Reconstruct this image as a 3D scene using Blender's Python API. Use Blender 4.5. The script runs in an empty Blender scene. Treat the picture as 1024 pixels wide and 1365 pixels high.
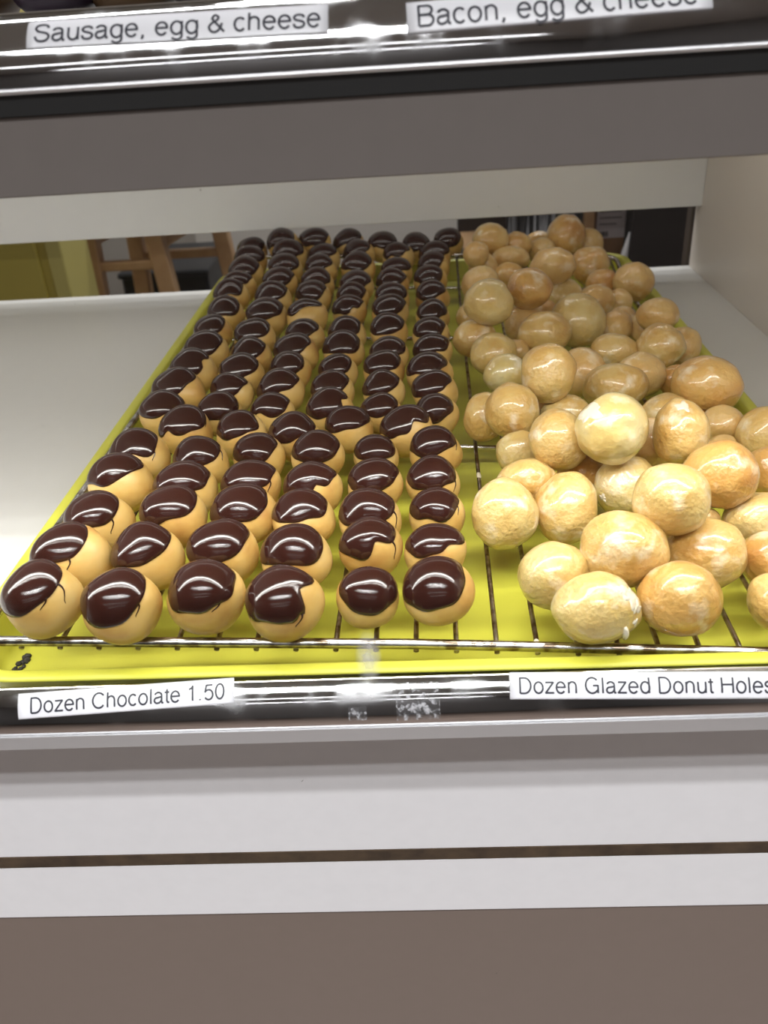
import bpy, bmesh, math, random
import numpy as np
from mathutils import Vector, Matrix

# ------------------------------------------------------------------ camera, world, light, exposure
sc = bpy.context.scene
C = sc.collection
sc.view_settings.view_transform = 'Standard'
sc.view_settings.look = 'None'
sc.view_settings.gamma = 1.0
sc.view_settings.use_curve_mapping = False
sc.view_settings.exposure = 0.0

RIGHT = Vector((0.99817726, 0.01966062, -0.05705809))
UP = Vector((0.03911739, 0.50917978, 0.85977077))
FWD = Vector((-0.04595645, 0.86043559, -0.50748261))
CAMZ = 1.0                                   # camera height above the shop floor
cam_data = bpy.data.cameras.new('camera')
cam = bpy.data.objects.new('camera', cam_data); C.objects.link(cam)
M = Matrix.Identity(4)
for i in range(3):
    M[i][0], M[i][1], M[i][2] = RIGHT[i], UP[i], -FWD[i]
M[2][3] = CAMZ
cam.matrix_world = M
cam_data.sensor_fit = 'VERTICAL'; cam_data.sensor_height = 36.0
cam_data.lens = 29.917
cam_data.clip_start = 0.02; cam_data.clip_end = 50
cam_data.dof.use_dof = True; cam_data.dof.focus_distance = 0.46; cam_data.dof.aperture_fstop = 13.0
sc.camera = cam

world = bpy.data.worlds.new('world'); sc.world = world; world.use_nodes = True
world.node_tree.nodes['Background'].inputs[0].default_value = (0.9, 0.93, 1.0, 1)
world.node_tree.nodes['Background'].inputs[1].default_value = 0.05

def area(name, loc, sx, sy, power, col=(1, 1, 1), rot=(0, 0, 0), spread=math.pi):
    l = bpy.data.lights.new(name, 'AREA'); l.shape = 'RECTANGLE'; l.size = sx; l.size_y = sy
    l.energy = power; l.color = col; l.spread = spread
    o = bpy.data.objects.new(name, l); C.objects.link(o); o.location = loc; o.rotation_euler = rot
    return o
# fluorescent rows in the shop ceiling on the customers' side and behind the counter
COOL = (0.98, 0.985, 1.0)
for y in (-0.509, -0.655, -0.804):
    area('ceiling_tube_front', (0.1, y, 2.36), 3.4, 0.05, 21, COOL, spread=math.radians(88))          # spread narrowed so the upper rail gets less light
area('ceiling_tube_hall', (0.0, -1.75, 2.36), 3.0, 0.07, 5, COOL)
area('ceiling_tube_hall', (0.0, -2.7, 2.36), 3.0, 0.07, 7, COOL)
for y in (0.79, 0.83): area('added_cap_light_back', (-0.24, y, CAMZ - 0.0300), 1.08, 0.004, 0.22, (1.0, 0.975, 0.93))  # unseen strip lights, added for highlight bars on the back caps
area('added_cap_light_side', (-0.70, 0.62, CAMZ - 0.0300), 0.004, 0.40, 0.12, (1.0, 0.975, 0.93))  # unseen strip light, added for a slanted highlight on the caps' left
area('case_tube', (-0.24, 0.3465, CAMZ - 0.0380), 1.08, 0.016, 2.55, (1.0, 0.975, 0.93))          # tube under the upper shelf, behind its fascia
area('ceiling_lamp_staff', (-0.3, 1.35, 2.36), 1.6, 0.12, 13, COOL)  # extra lamp, added to brighten the things behind the counter
area('ceiling_lamp_staff', (0.25, 2.35, 2.36), 1.2, 0.12, 10, COOL)
area('ceiling_lamp_staff', (0.25, 1.75, 2.36), 1.2, 0.12, 10, COOL)
area('ceiling_lamp_staff', (-1.3, 1.7, 2.36), 0.12, 1.2, 12, COOL)

# ------------------------------------------------------------------ helpers
def mat(name, base, rough=0.5, metal=0.0, **kw):
    m = bpy.data.materials.new(name); m.use_nodes = True
    b = m.node_tree.nodes['Principled BSDF']
    b.inputs['Base Color'].default_value = (*base, 1)
    b.inputs['Roughness'].default_value = rough; b.inputs['Metallic'].default_value = metal
    for k, v in kw.items(): b.inputs[k.replace('_', ' ')].default_value = v
    return m
def N(m, typ, **kw):
    n = m.node_tree.nodes.new(typ)
    for k, v in kw.items():
        if k in n.inputs: n.inputs[k].default_value = v
        else: setattr(n, k, v)
    return n
def L(m, a, b): m.node_tree.links.new(a, b)
def noise_mix(m, cols, scale, detail=3.0, coord='Object', rand=True):
    """colour ramp over a noise field as the base colour; returns the noise node"""
    b = m.node_tree.nodes['Principled BSDF']
    tc = N(m, 'ShaderNodeTexCoord'); nz = N(m, 'ShaderNodeTexNoise'); nz.inputs['Scale'].default_value = scale
    nz.inputs['Detail'].default_value = detail
    if rand:
        oi = N(m, 'ShaderNodeObjectInfo'); ad = N(m, 'ShaderNodeVectorMath', operation='MULTIPLY_ADD')
        ad.inputs[1].default_value = (1, 1, 1)
        mu = N(m, 'ShaderNodeMath', operation='MULTIPLY'); mu.inputs[1].default_value = 7.0
        L(m, oi.outputs['Random'], mu.inputs[0]); L(m, tc.outputs[coord], ad.inputs[0]); L(m, mu.outputs[0], ad.inputs[2])
        L(m, ad.outputs[0], nz.inputs['Vector'])
    else: L(m, tc.outputs[coord], nz.inputs['Vector'])
    rp = N(m, 'ShaderNodeValToRGB'); e = rp.color_ramp.elements
    e[0].position, e[0].color = cols[0][0], (*cols[0][1], 1); e[1].position, e[1].color = cols[-1][0], (*cols[-1][1], 1)
    for p, c in cols[1:-1]:
        x = e.new(p); x.color = (*c, 1)
    L(m, nz.outputs['Fac'], rp.inputs[0]); L(m, rp.outputs[0], b.inputs['Base Color'])
    return nz
def bump(m, scale, strength, dist=0.001, detail=2.0):
    b = m.node_tree.nodes['Principled BSDF']
    tc = N(m, 'ShaderNodeTexCoord'); nz = N(m, 'ShaderNodeTexNoise'); nz.inputs['Scale'].default_value = scale; nz.inputs['Detail'].default_value = detail
    bp = N(m, 'ShaderNodeBump'); bp.inputs['Strength'].default_value = strength; bp.inputs['Distance'].default_value = dist
    L(m, tc.outputs['Object'], nz.inputs['Vector']); L(m, nz.outputs['Fac'], bp.inputs['Height']); L(m, bp.outputs[0], b.inputs['Normal'])
def link(name, me, m, parent=None, smooth=False, loc=None):
    if m is not None: me.materials.append(m)
    if smooth: me.polygons.foreach_set('use_smooth', [True] * len(me.polygons))
    o = bpy.data.objects.new(name, me); C.objects.link(o)
    if parent is not None: o.parent = parent
    if loc is not None: o.location = loc
    return o
def from_data(name, v, f, m, parent=None, smooth=False, loc=None):
    me = bpy.data.meshes.new(name); me.from_pydata([tuple(p) for p in v], [], f); me.validate(); me.update()
    return link(name, me, m, parent, smooth, loc)
def from_bm(name, bm, m, parent=None, smooth=False, loc=None):
    bmesh.ops.recalc_face_normals(bm, faces=bm.faces)
    me = bpy.data.meshes.new(name); bm.to_mesh(me); bm.free()
    return link(name, me, m, parent, smooth, loc)
def tag(o, label, cat, group=None, kind=None):
    if label: o['label'] = label
    if cat: o['category'] = cat
    if group: o['group'] = group
    if kind: o['kind'] = kind
    return o
def empty(name, loc, label, cat, group=None):
    o = bpy.data.objects.new(name, None); C.objects.link(o); o.location = loc; o.empty_display_size = 0.02
    return tag(o, label, cat, group)
def box_bm(x0, x1, y0, y1, z0, z1, bev=0.0, seg=2, bm=None):
    b = bmesh.new()
    bmesh.ops.create_cube(b, size=1)
    for v in b.verts: v.co = ((x0 + x1) / 2 + v.co.x * (x1 - x0), (y0 + y1) / 2 + v.co.y * (y1 - y0), (z0 + z1) / 2 + v.co.z * (z1 - z0))
    if bev: bmesh.ops.bevel(b, geom=b.edges[:], offset=bev, segments=seg, affect='EDGES', profile=0.5)
    if bm is None: return b
    me = bpy.data.meshes.new('t'); b.to_mesh(me); b.free(); bm.from_mesh(me); bpy.data.meshes.remove(me)
    return bm
def box(name, x0, x1, y0, y1, z0, z1, m, parent=None, bev=0.0, seg=2):
    if parent is not None:
        p = parent.matrix_world.translation if False else world_loc(parent)
        x0 -= p.x; x1 -= p.x; y0 -= p.y; y1 -= p.y; z0 -= p.z; z1 -= p.z
    return from_bm(name, box_bm(x0, x1, y0, y1, z0, z1, bev, seg), m, parent)
def world_loc(o):
    p = Vector((0, 0, 0))
    while o is not None:
        p += o.location; o = o.parent
    return p
def tube(name, pts, rad, m, parent=None, n=10, closed=False, offset=Vector((0, 0, 0))):
    """round rod along a polyline; rad may be a list"""
    pts = [Vector(p) - offset for p in pts]; k = len(pts)
    rads = rad if isinstance(rad, (list, tuple)) else [rad] * k
    v, f = [], []
    ref = Vector((0.013, 0.021, 1)).normalized()
    for i, p in enumerate(pts):
        a = pts[i - 1] if (i > 0 or closed) else p
        b = pts[(i + 1) % k] if (i < k - 1 or closed) else p
        t = (b - a).normalized()
        u = t.cross(ref)
        if u.length < 0.05: u = t.cross(Vector((1, 0.1, 0)))
        u.normalize(); w = t.cross(u)
        for j in range(n):
            q = 2 * math.pi * j / n
            v.append(p + rads[i] * (math.cos(q) * u + math.sin(q) * w))
    for i in range(k if closed else k - 1):
        i2 = (i + 1) % k
        for j in range(n):
            f.append((i * n + j, i * n + (j + 1) % n, i2 * n + (j + 1) % n, i2 * n + j))
    if not closed:
        f.append(tuple(range(n - 1, -1, -1))); f.append(tuple((k - 1) * n + j for j in range(n)))
    return from_data(name, v, f, m, parent, True)
def strip_extrude(name, prof, x0, x1, m, parent=None, smooth=True, nx=1):
    """closed YZ profile extruded along X (solid)"""
    k = len(prof); v = []; f = []
    for i in range(nx + 1):
        x = x0 + (x1 - x0) * i / nx
        v += [(x, y, z) for y, z in prof]
    for i in range(nx):
        for j in range(k):
            f.append((i * k + j, i * k + (j + 1) % k, (i + 1) * k + (j + 1) % k, (i + 1) * k + j))
    f.append(tuple(range(k))); f.append(tuple(nx * k + j for j in range(k - 1, -1, -1)))
    bm = bmesh.new(); me = bpy.data.meshes.new('t'); me.from_pydata(v, [], f); bm.from_mesh(me); bpy.data.meshes.remove(me)
    o = from_bm(name, bm, m, parent, smooth)
    if smooth:
        for p in o.data.polygons: p.use_smooth = len(p.vertices) == 4
    return o

# ------------------------------------------------------------------ materials
MAT = {}
def laminate(name, col):
    m = mat(name, col, 0.38)
    nz = noise_mix(m, [(0.215, tuple(c * 0.4 for c in col)), (0.235, tuple(c * 0.97 for c in col)), (0.7, col)], 110, 5, rand=False)
    return m
MAT['laminate'] = laminate('white_laminate', (0.84, 0.835, 0.85))
MAT['shelf_laminate'] = laminate('grey_white_laminate', (0.63, 0.615, 0.595))
MAT['header_laminate'] = laminate('header_laminate', (0.74, 0.735, 0.73))
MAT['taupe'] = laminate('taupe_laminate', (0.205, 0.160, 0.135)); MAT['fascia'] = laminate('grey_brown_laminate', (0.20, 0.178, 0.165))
MAT['wall_laminate'] = laminate('side_laminate', (0.66, 0.60, 0.545))
MAT['core'] = mat('particle_board', (0.10, 0.065, 0.035), 0.9); noise_mix(MAT['core'], [(0.30, (0.045, 0.028, 0.016)), (0.70, (0.090, 0.058, 0.032))], 90, 6, rand=False)
MAT['chrome'] = mat('chrome', (0.72, 0.72, 0.73), 0.10, 1.0)
nz = N(MAT['chrome'], 'ShaderNodeTexNoise'); nz.inputs['Scale'].default_value = 60; nz.inputs['Detail'].default_value = 6
tcn = N(MAT['chrome'], 'ShaderNodeTexCoord'); L(MAT['chrome'], tcn.outputs['Object'], nz.inputs['Vector'])
rpn = N(MAT['chrome'], 'ShaderNodeMapRange'); rpn.inputs[1].default_value = 0.5; rpn.inputs[2].default_value = 0.85; rpn.inputs[3].default_value = 0.07; rpn.inputs[4].default_value = 0.4
L(MAT['chrome'], nz.outputs['Fac'], rpn.inputs[0]); L(MAT['chrome'], rpn.outputs[0], MAT['chrome'].node_tree.nodes['Principled BSDF'].inputs['Roughness'])
MAT['aluminium'] = mat('brushed_aluminium', (0.62, 0.62, 0.63), 0.45, 0.55)
MAT['gasket'] = mat('dark_glass_channel', (0.025, 0.025, 0.025), 0.45)
MAT['steel'] = mat('rack_steel', (0.52, 0.50, 0.47), 0.22, 1.0)
noise_mix(MAT['steel'], [(0.38, (0.20, 0.15, 0.11)), (0.55, (0.56, 0.54, 0.52))], 160, 5, rand=False)
MAT['wire'] = mat('rack_wire_steel', (0.3, 0.26, 0.22), 0.28, 1.0)
noise_mix(MAT['wire'], [(0.38, (0.16, 0.11, 0.08)), (0.6, (0.42, 0.38, 0.34))], 160, 5, rand=False)
MAT['tray'] = mat('lime_yellow_plastic', (0.60, 0.56, 0.055), 0.42)
noise_mix(MAT['tray'], [(0.25, (0.46, 0.43, 0.045)), (0.5, (0.54, 0.525, 0.055)), (0.8, (0.57, 0.55, 0.065))], 14, 5, rand=False)
MAT['residue'] = mat('burnt_residue', (0.03, 0.025, 0.02), 0.7); bump(MAT['residue'], 900, 0.8)
MAT['paper'] = mat('label_paper', (0.80, 0.80, 0.83), 0.35)
MAT['ink'] = mat('label_ink', (0.022, 0.022, 0.035), 0.5)
MAT['choc'] = mat('dark_chocolate', (0.028, 0.0078, 0.0054), 0.12)
MAT['choc'].node_tree.nodes['Principled BSDF'].inputs['Specular IOR Level'].default_value = 0.5
bump(MAT['choc'], 170, 0.06, 0.001)
def dough(name, cols, rough, coat=0.0, coat_r=0.1, white=0.0, bs=0.25, bscale=330):
    m = mat(name, cols[0][1], rough); b = m.node_tree.nodes['Principled BSDF']
    noise_mix(m, cols, 42, 4)
    bump(m, bscale, bs, 0.0012 if not white else 0.002, 3)
    b.inputs['Subsurface Weight'].default_value = 0.12; b.inputs['Subsurface Radius'].default_value = (1, 0.55, 0.25); b.inputs['Subsurface Scale'].default_value = 0.003
    b.inputs['Coat Weight'].default_value = coat; b.inputs['Coat Roughness'].default_value = coat_r
    if white:                                       # sugar glaze dried into paler patches
        rp = [n for n in m.node_tree.nodes if n.type == 'VALTORGB'][0]
        vz = N(m, 'ShaderNodeTexNoise'); vz.inputs['Scale'].default_value = 75; vz.inputs['Detail'].default_value = 5
        src = [n for n in m.node_tree.nodes if n.type == 'VECT_MATH'][0]; L(m, src.outputs[0], vz.inputs['Vector'])
        mr = N(m, 'ShaderNodeMapRange'); mr.inputs[1].default_value = 0.56; mr.inputs[2].default_value = 0.72; mr.inputs[3].default_value = 0; mr.inputs[4].default_value = white
        mx = N(m, 'ShaderNodeMix', data_type='RGBA'); mx.inputs[7].default_value = (0.83, 0.74, 0.56, 1)
        L(m, vz.outputs['Fac'], mr.inputs[0]); L(m, mr.outputs[0], mx.inputs[0]); L(m, rp.outputs[0], mx.inputs[6]); L(m, mx.outputs[2], b.inputs['Base Color'])
    return m
MAT['dough'] = dough('fried_dough', [(0.28, (0.46, 0.235, 0.058)), (0.46, (0.58, 0.365, 0.105)), (0.70, (0.65, 0.45, 0.17))], 0.42, 0.15, 0.3, bs=0.18)
MAT['g'] = dough('golden_glazed_dough', [(0.30, (0.49, 0.265, 0.062)), (0.5, (0.60, 0.385, 0.125)), (0.7, (0.66, 0.475, 0.19))], 0.36, 0.8, 0.12, 0.7, 0.55)
MAT['p'] = dough('pale_glazed_dough', [(0.28, (0.52, 0.32, 0.09)), (0.48, (0.60, 0.42, 0.15)), (0.7, (0.65, 0.51, 0.23))], 0.36, 0.8, 0.12, 0.7, 0.55)
MAT['o'] = dough('deep_golden_glazed_dough', [(0.30, (0.46, 0.215, 0.05)), (0.5, (0.58, 0.325, 0.09)), (0.72, (0.64, 0.42, 0.15))], 0.36, 0.8, 0.13, 0.6, 0.5)
MAT['t'] = dough('tan_glazed_dough', [(0.30, (0.52, 0.29, 0.085)), (0.5, (0.62, 0.39, 0.14)), (0.7, (0.67, 0.47, 0.20))], 0.36, 0.7, 0.14, 0.5, 0.5)
MAT['w'] = dough('thickly_glazed_dough', [(0.28, (0.54, 0.35, 0.105)), (0.48, (0.62, 0.47, 0.18)), (0.7, (0.66, 0.56, 0.30))], 0.30, 1.0, 0.08, 0.8, 0.5, 170)
MAT['sugar'] = mat('dried_sugar_glaze', (0.70, 0.63, 0.49), 0.35, Coat_Weight=0.6, Coat_Roughness=0.15); bump(MAT['sugar'], 500, 0.5)
# clear pane: reflects by Fresnel, lets the rest through, with a faint greasy smear
g = bpy.data.materials.new('clear_glass'); g.use_nodes = True; MAT['glass'] = g
nt = g.node_tree; nt.nodes.clear()
out = N(g, 'ShaderNodeOutputMaterial'); tr = N(g, 'ShaderNodeBsdfTransparent'); gl = N(g, 'ShaderNodeBsdfGlossy'); gl.inputs['Roughness'].default_value = 0.02
tr.inputs[0].default_value = (0.985, 0.992, 0.985, 1)
lw = N(g, 'ShaderNodeLayerWeight'); lw.inputs['Blend'].default_value = 0.5
p5 = N(g, 'ShaderNodeMath', operation='POWER'); L(g, lw.outputs['Facing'], p5.inputs[0]); p5.inputs[1].default_value = 5.0
fr = N(g, 'ShaderNodeMath', operation='MULTIPLY_ADD'); L(g, p5.outputs[0], fr.inputs[0]); fr.inputs[1].default_value = 0.97; fr.inputs[2].default_value = 0.03
m1 = N(g, 'ShaderNodeMixShader'); L(g, fr.outputs[0], m1.inputs[0]); L(g, tr.outputs[0], m1.inputs[1]); L(g, gl.outputs[0], m1.inputs[2])
tc = N(g, 'ShaderNodeTexCoord'); mp = N(g, 'ShaderNodeMapping'); L(g, tc.outputs['Object'], mp.inputs[0])
L(g, mp.outputs[0], (gr := N(g, 'ShaderNodeTexGradient', gradient_type='SPHERICAL')).inputs[0])
SMEAR_MAP = mp
nzz = N(g, 'ShaderNodeTexNoise'); nzz.inputs['Scale'].default_value = 260; nzz.inputs['Detail'].default_value = 6; L(g, tc.outputs['Object'], nzz.inputs['Vector'])
mm = N(g, 'ShaderNodeMath', operation='MULTIPLY'); L(g, gr.outputs['Fac'], mm.inputs[0]); L(g, nzz.outputs['Fac'], mm.inputs[1])
mm2 = N(g, 'ShaderNodeMath', operation='MULTIPLY'); L(g, mm.outputs[0], mm2.inputs[0]); mm2.inputs[1].default_value = 0.75
df = N(g, 'ShaderNodeBsdfDiffuse'); df.inputs[0].default_value = (0.8, 0.8, 0.8, 1)
m2 = N(g, 'ShaderNodeMixShader'); L(g, mm2.outputs[0], m2.inputs[0]); L(g, m1.outputs[0], m2.inputs[1]); L(g, df.outputs[0], m2.inputs[2])
L(g, m2.outputs[0], out.inputs[0])
tp = bpy.data.materials.new('clear_tape'); tp.use_nodes = True; MAT['tape'] = tp; tp.node_tree.nodes.clear()
o_ = N(tp, 'ShaderNodeOutputMaterial'); a_ = N(tp, 'ShaderNodeBsdfTransparent'); b_ = N(tp, 'ShaderNodeBsdfDiffuse'); b_.inputs[0].default_value = (.6, .6, .62, 1)
c_ = N(tp, 'ShaderNodeTexNoise'); c_.inputs['Scale'].default_value = 420; c_.inputs['Detail'].default_value = 6; t_ = N(tp, 'ShaderNodeTexCoord'); L(tp, t_.outputs['Object'], c_.inputs['Vector'])
r_ = N(tp, 'ShaderNodeMapRange'); r_.inputs[1].default_value = .5; r_.inputs[2].default_value = .68; r_.inputs[3].default_value = .04; r_.inputs[4].default_value = .75; L(tp, c_.outputs['Fac'], r_.inputs[0])
x_ = N(tp, 'ShaderNodeMixShader'); L(tp, r_.outputs[0], x_.inputs[0]); L(tp, a_.outputs[0], x_.inputs[1]); L(tp, b_.outputs[0], x_.inputs[2]); L(tp, x_.outputs[0], o_.inputs[0])

# ------------------------------------------------------------------ the room
def struct(o): o['kind'] = 'structure'; return o
MAT['floor'] = mat('brown_floor', (0.16, 0.11, 0.085), 0.5); noise_mix(MAT['floor'], [(0.3, (0.07, 0.05, 0.04)), (0.7, (0.12, 0.088, 0.07))], 6, 4, rand=False)
MAT['ceiling'] = mat('ceiling_paint', (0.62, 0.60, 0.57), 0.9)
MAT['wall'] = mat('beige_grey_paint', (0.36, 0.32, 0.28), 0.8); noise_mix(MAT['wall'], [(0.3, (0.33, 0.29, 0.25)), (0.7, (0.38, 0.34, 0.30))], 3, 3, rand=False)
MAT['hall'] = mat('hall_wall_paint', (0.26, 0.25, 0.245), 0.8)
struct(box('floor', -2.6, 2.6, -3.0, 3.2, -0.05, 0.0, MAT['floor']))
struct(box('ceiling', -2.6, 2.6, -3.0, 3.2, 2.42, 2.47, MAT['ceiling']))
struct(box('wall_back', -2.6, 2.6, 3.2, 3.25, 0, 2.42, MAT['wall']))
struct(box('wall_front', -2.6, 2.6, -3.05, -3.0, 0, 2.42, MAT['hall']))
struct(box('wall_left', -2.65, -2.6, -3.0, 3.2, 0, 2.42, MAT['hall']))
struct(box('wall_right', 2.6, 2.65, -3.0, 3.2, 0, 2.42, MAT['hall']))

# ------------------------------------------------------------------ the display case
SHELF = CAMZ - 0.2744                      # top of the white shelf under the tray
XL, XR = -0.80, 0.318
case = empty('display_case', (0, 0, 0), 'white laminate bakery display case with chrome rails and two shelves', 'display case')
LA = MAT['laminate']
box('shelf_board', XL, XR, 0.2870, 1.000, SHELF - 0.018, SHELF, MAT['shelf_laminate'], case, 0.0008)
box('side_panel', XR, XR + 0.018, 0.30, 1.000, SHELF - 0.018, CAMZ + 0.03, MAT['wall_laminate'], case, 0.0006)['label'] = 'beige laminate side wall inside the case'
box('side_panel', XL - 0.018, XL, 0.30, 1.000, SHELF - 0.018, CAMZ + 0.03, MAT['wall_laminate'], case, 0.0006)
MAT['post'] = mat('dark_brown_post', (0.055, 0.038, 0.028), 0.5)
box('back_post', XR - 0.003, XR + 0.03, 1.002, 1.020, SHELF - 0.10, CAMZ + 0.03, MAT['post'], case, 0.001)
box('upper_shelf', XL, XR, 0.3585, 1.000, CAMZ - 0.016, CAMZ + 0.002, MAT['shelf_laminate'], case, 0.0008)
box('lamp_housing', XL + 0.02, XR - 0.02, 0.3375, 0.3555, CAMZ - 0.0370, CAMZ - 0.0178, LA, case, 0.001)
def bullnose(yc, zc, R, lipz0, lipz1, lipy):
    arc = [(yc + R * math.cos(math.radians(a)), zc + R * math.sin(math.radians(a))) for a in range(90, 181, 5)]
    rail = [(yc, lipz0)] + [(yc, zc + R)] + arc[1:] + [(lipy + 0.0012, lipz0)]
    lip = [(lipy, lipz0 + 0.0004), (lipy, lipz1 + 0.0006), (lipy + 0.0006, lipz1), (lipy + 0.010, lipz1), (lipy + 0.010, lipz0 + 0.0004)]
    return rail, lip
LOW = dict(yc=0.2935, zc=CAMZ - 0.2700, R=0.0200)
UPR = dict(yc=0.3430, zc=CAMZ - 0.0165, R=0.0230)
# lower rail: the tray rim begins right behind it, so its back is cut short at y = 0.2855
arc = [(LOW['yc'] + LOW['R'] * math.cos(math.radians(a)), LOW['zc'] + LOW['R'] * math.sin(math.radians(a))) for a in range(116, 181, 3)]
prof = [(0.2858, LOW['zc'] - 0.0005), (0.2858, LOW['zc'] + 0.0179)] + arc + [(0.2737, LOW['zc'] - 0.0005)]
rl = strip_extrude('chrome_rail', prof, XL, 0.60, MAT['chrome'], case)
strip_extrude('rail_lip', [(0.2724, CAMZ - 0.2702), (0.2724, CAMZ - 0.2776), (0.2730, CAMZ - 0.2782), (0.2830, CAMZ - 0.2782), (0.2830, CAMZ - 0.2702)], XL, 0.60, MAT['aluminium'], rl, False)
arc = [(UPR['yc'] + UPR['R'] * math.cos(math.radians(a)), UPR['zc'] + UPR['R'] * math.sin(math.radians(a))) for a in range(90, 181, 4)]
prof = [(0.3585, UPR['zc'] - 0.0005), (0.3585, UPR['zc'] + UPR['R'])] + arc + [(0.3202, UPR['zc'] - 0.0005)]
ru = strip_extrude('chrome_rail', prof, XL, 0.60, MAT['chrome'], case)
strip_extrude('rail_lip', [(0.3196, CAMZ - 0.0162), (0.3192, CAMZ - 0.0168), (0.3196, CAMZ - 0.0178), (0.3585, CAMZ - 0.0178), (0.3585, CAMZ - 0.0162)], XL, 0.60, MAT['aluminium'], ru, False)
strip_extrude('glass_channel', [(0.3206, CAMZ - 0.0178), (0.3206, CAMZ - 0.0246), (0.3330, CAMZ - 0.0246), (0.3330, CAMZ - 0.0178)], XL, 0.60, MAT['gasket'], ru, False)
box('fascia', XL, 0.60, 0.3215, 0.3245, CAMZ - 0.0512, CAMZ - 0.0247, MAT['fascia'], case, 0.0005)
box('header_board', XL, XR, 0.9790, 1.0000, CAMZ - 0.2046, CAMZ - 0.0163, MAT['header_laminate'], case, 0.0007)
box('lower_board', XL, 0.60, 0.3055, 0.3145, CAMZ - 0.3938, CAMZ - 0.2925, LA, case, 0.0005)
box('board_core', XL, 0.60, 0.3052, 0.3350, CAMZ - 0.40245, CAMZ - 0.39385, MAT['core'], case)['label'] = 'raw brown particle board showing in the joint'
box('edge_strip', XL, 0.60, 0.3055, 0.3145, CAMZ - 0.4480, CAMZ - 0.4025, LA, case, 0.0007)
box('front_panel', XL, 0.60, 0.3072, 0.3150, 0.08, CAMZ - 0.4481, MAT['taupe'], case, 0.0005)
# glass pane standing in the lower rail and leaning back to the channel of the upper one
v = []; 
for x in (XL, 0.60):
    for (y, z) in ((0.2782, CAMZ - 0.2580), (0.2806, CAMZ - 0.2580), (0.3364, CAMZ - 0.0200), (0.3340, CAMZ - 0.0200)): v.append((x, y, z))
f = [(0, 1, 2, 3), (7, 6, 5, 4), (0, 4, 5, 1), (1, 5, 6, 2), (2, 6, 7, 3), (3, 7, 4, 0)]
from_data('glass_pane', v, f, MAT['glass'], case)
SMEAR_MAP.vector_type = 'TEXTURE'
SMEAR_MAP.inputs['Location'].default_value = (-0.026, 0.2835, CAMZ - 0.2400); SMEAR_MAP.inputs['Scale'].default_value = (0.006, 0.05, 0.013)

# ------------------------------------------------------------------ price labels on the rails
def rail_point(rl, x, s, off):
    """s: distance along the bullnose from its top, off: distance outwards"""
    a = math.pi / 2 + s / rl['R']
    return Vector((x, rl['yc'] + (rl['R'] + off) * math.cos(a), rl['zc'] + (rl['R'] + off) * math.sin(a)))
def _arc(cx, cy, rx, ry, a0, a1, n=14):
    return [(cx + rx * math.cos(math.radians(a0 + (a1 - a0) * i / n)), cy + ry * math.sin(math.radians(a0 + (a1 - a0) * i / n))) for i in range(n + 1)]
def _cr(p, n=5):
    o = []; q = [p[0]] + p + [p[-1]]
    for i in range(1, len(q) - 2):
        for k in range(n):
            t = k / n; o.append(tuple(0.5 * (2 * q[i][c] + (q[i + 1][c] - q[i - 1][c]) * t + (2 * q[i - 1][c] - 5 * q[i][c] + 4 * q[i + 1][c] - q[i + 2][c]) * t * t + (3 * q[i][c] - q[i - 1][c] - 3 * q[i + 1][c] + q[i + 2][c]) * t ** 3) for c in (0, 1)))
    return o + [p[-1]]
_S = [(.58, .55), (.5, .67), (.33, .712), (.16, .66), (.1, .53), (.18, .42), (.35, .365), (.52, .3), (.59, .18), (.5, .05), (.33, .005), (.15, .05), (.07, .2)]
_O = _arc(.278, .26, .205, .255, 0, 360, 28)
_N = _arc(.275, .33, .175, .19, 180, 0)
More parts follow.
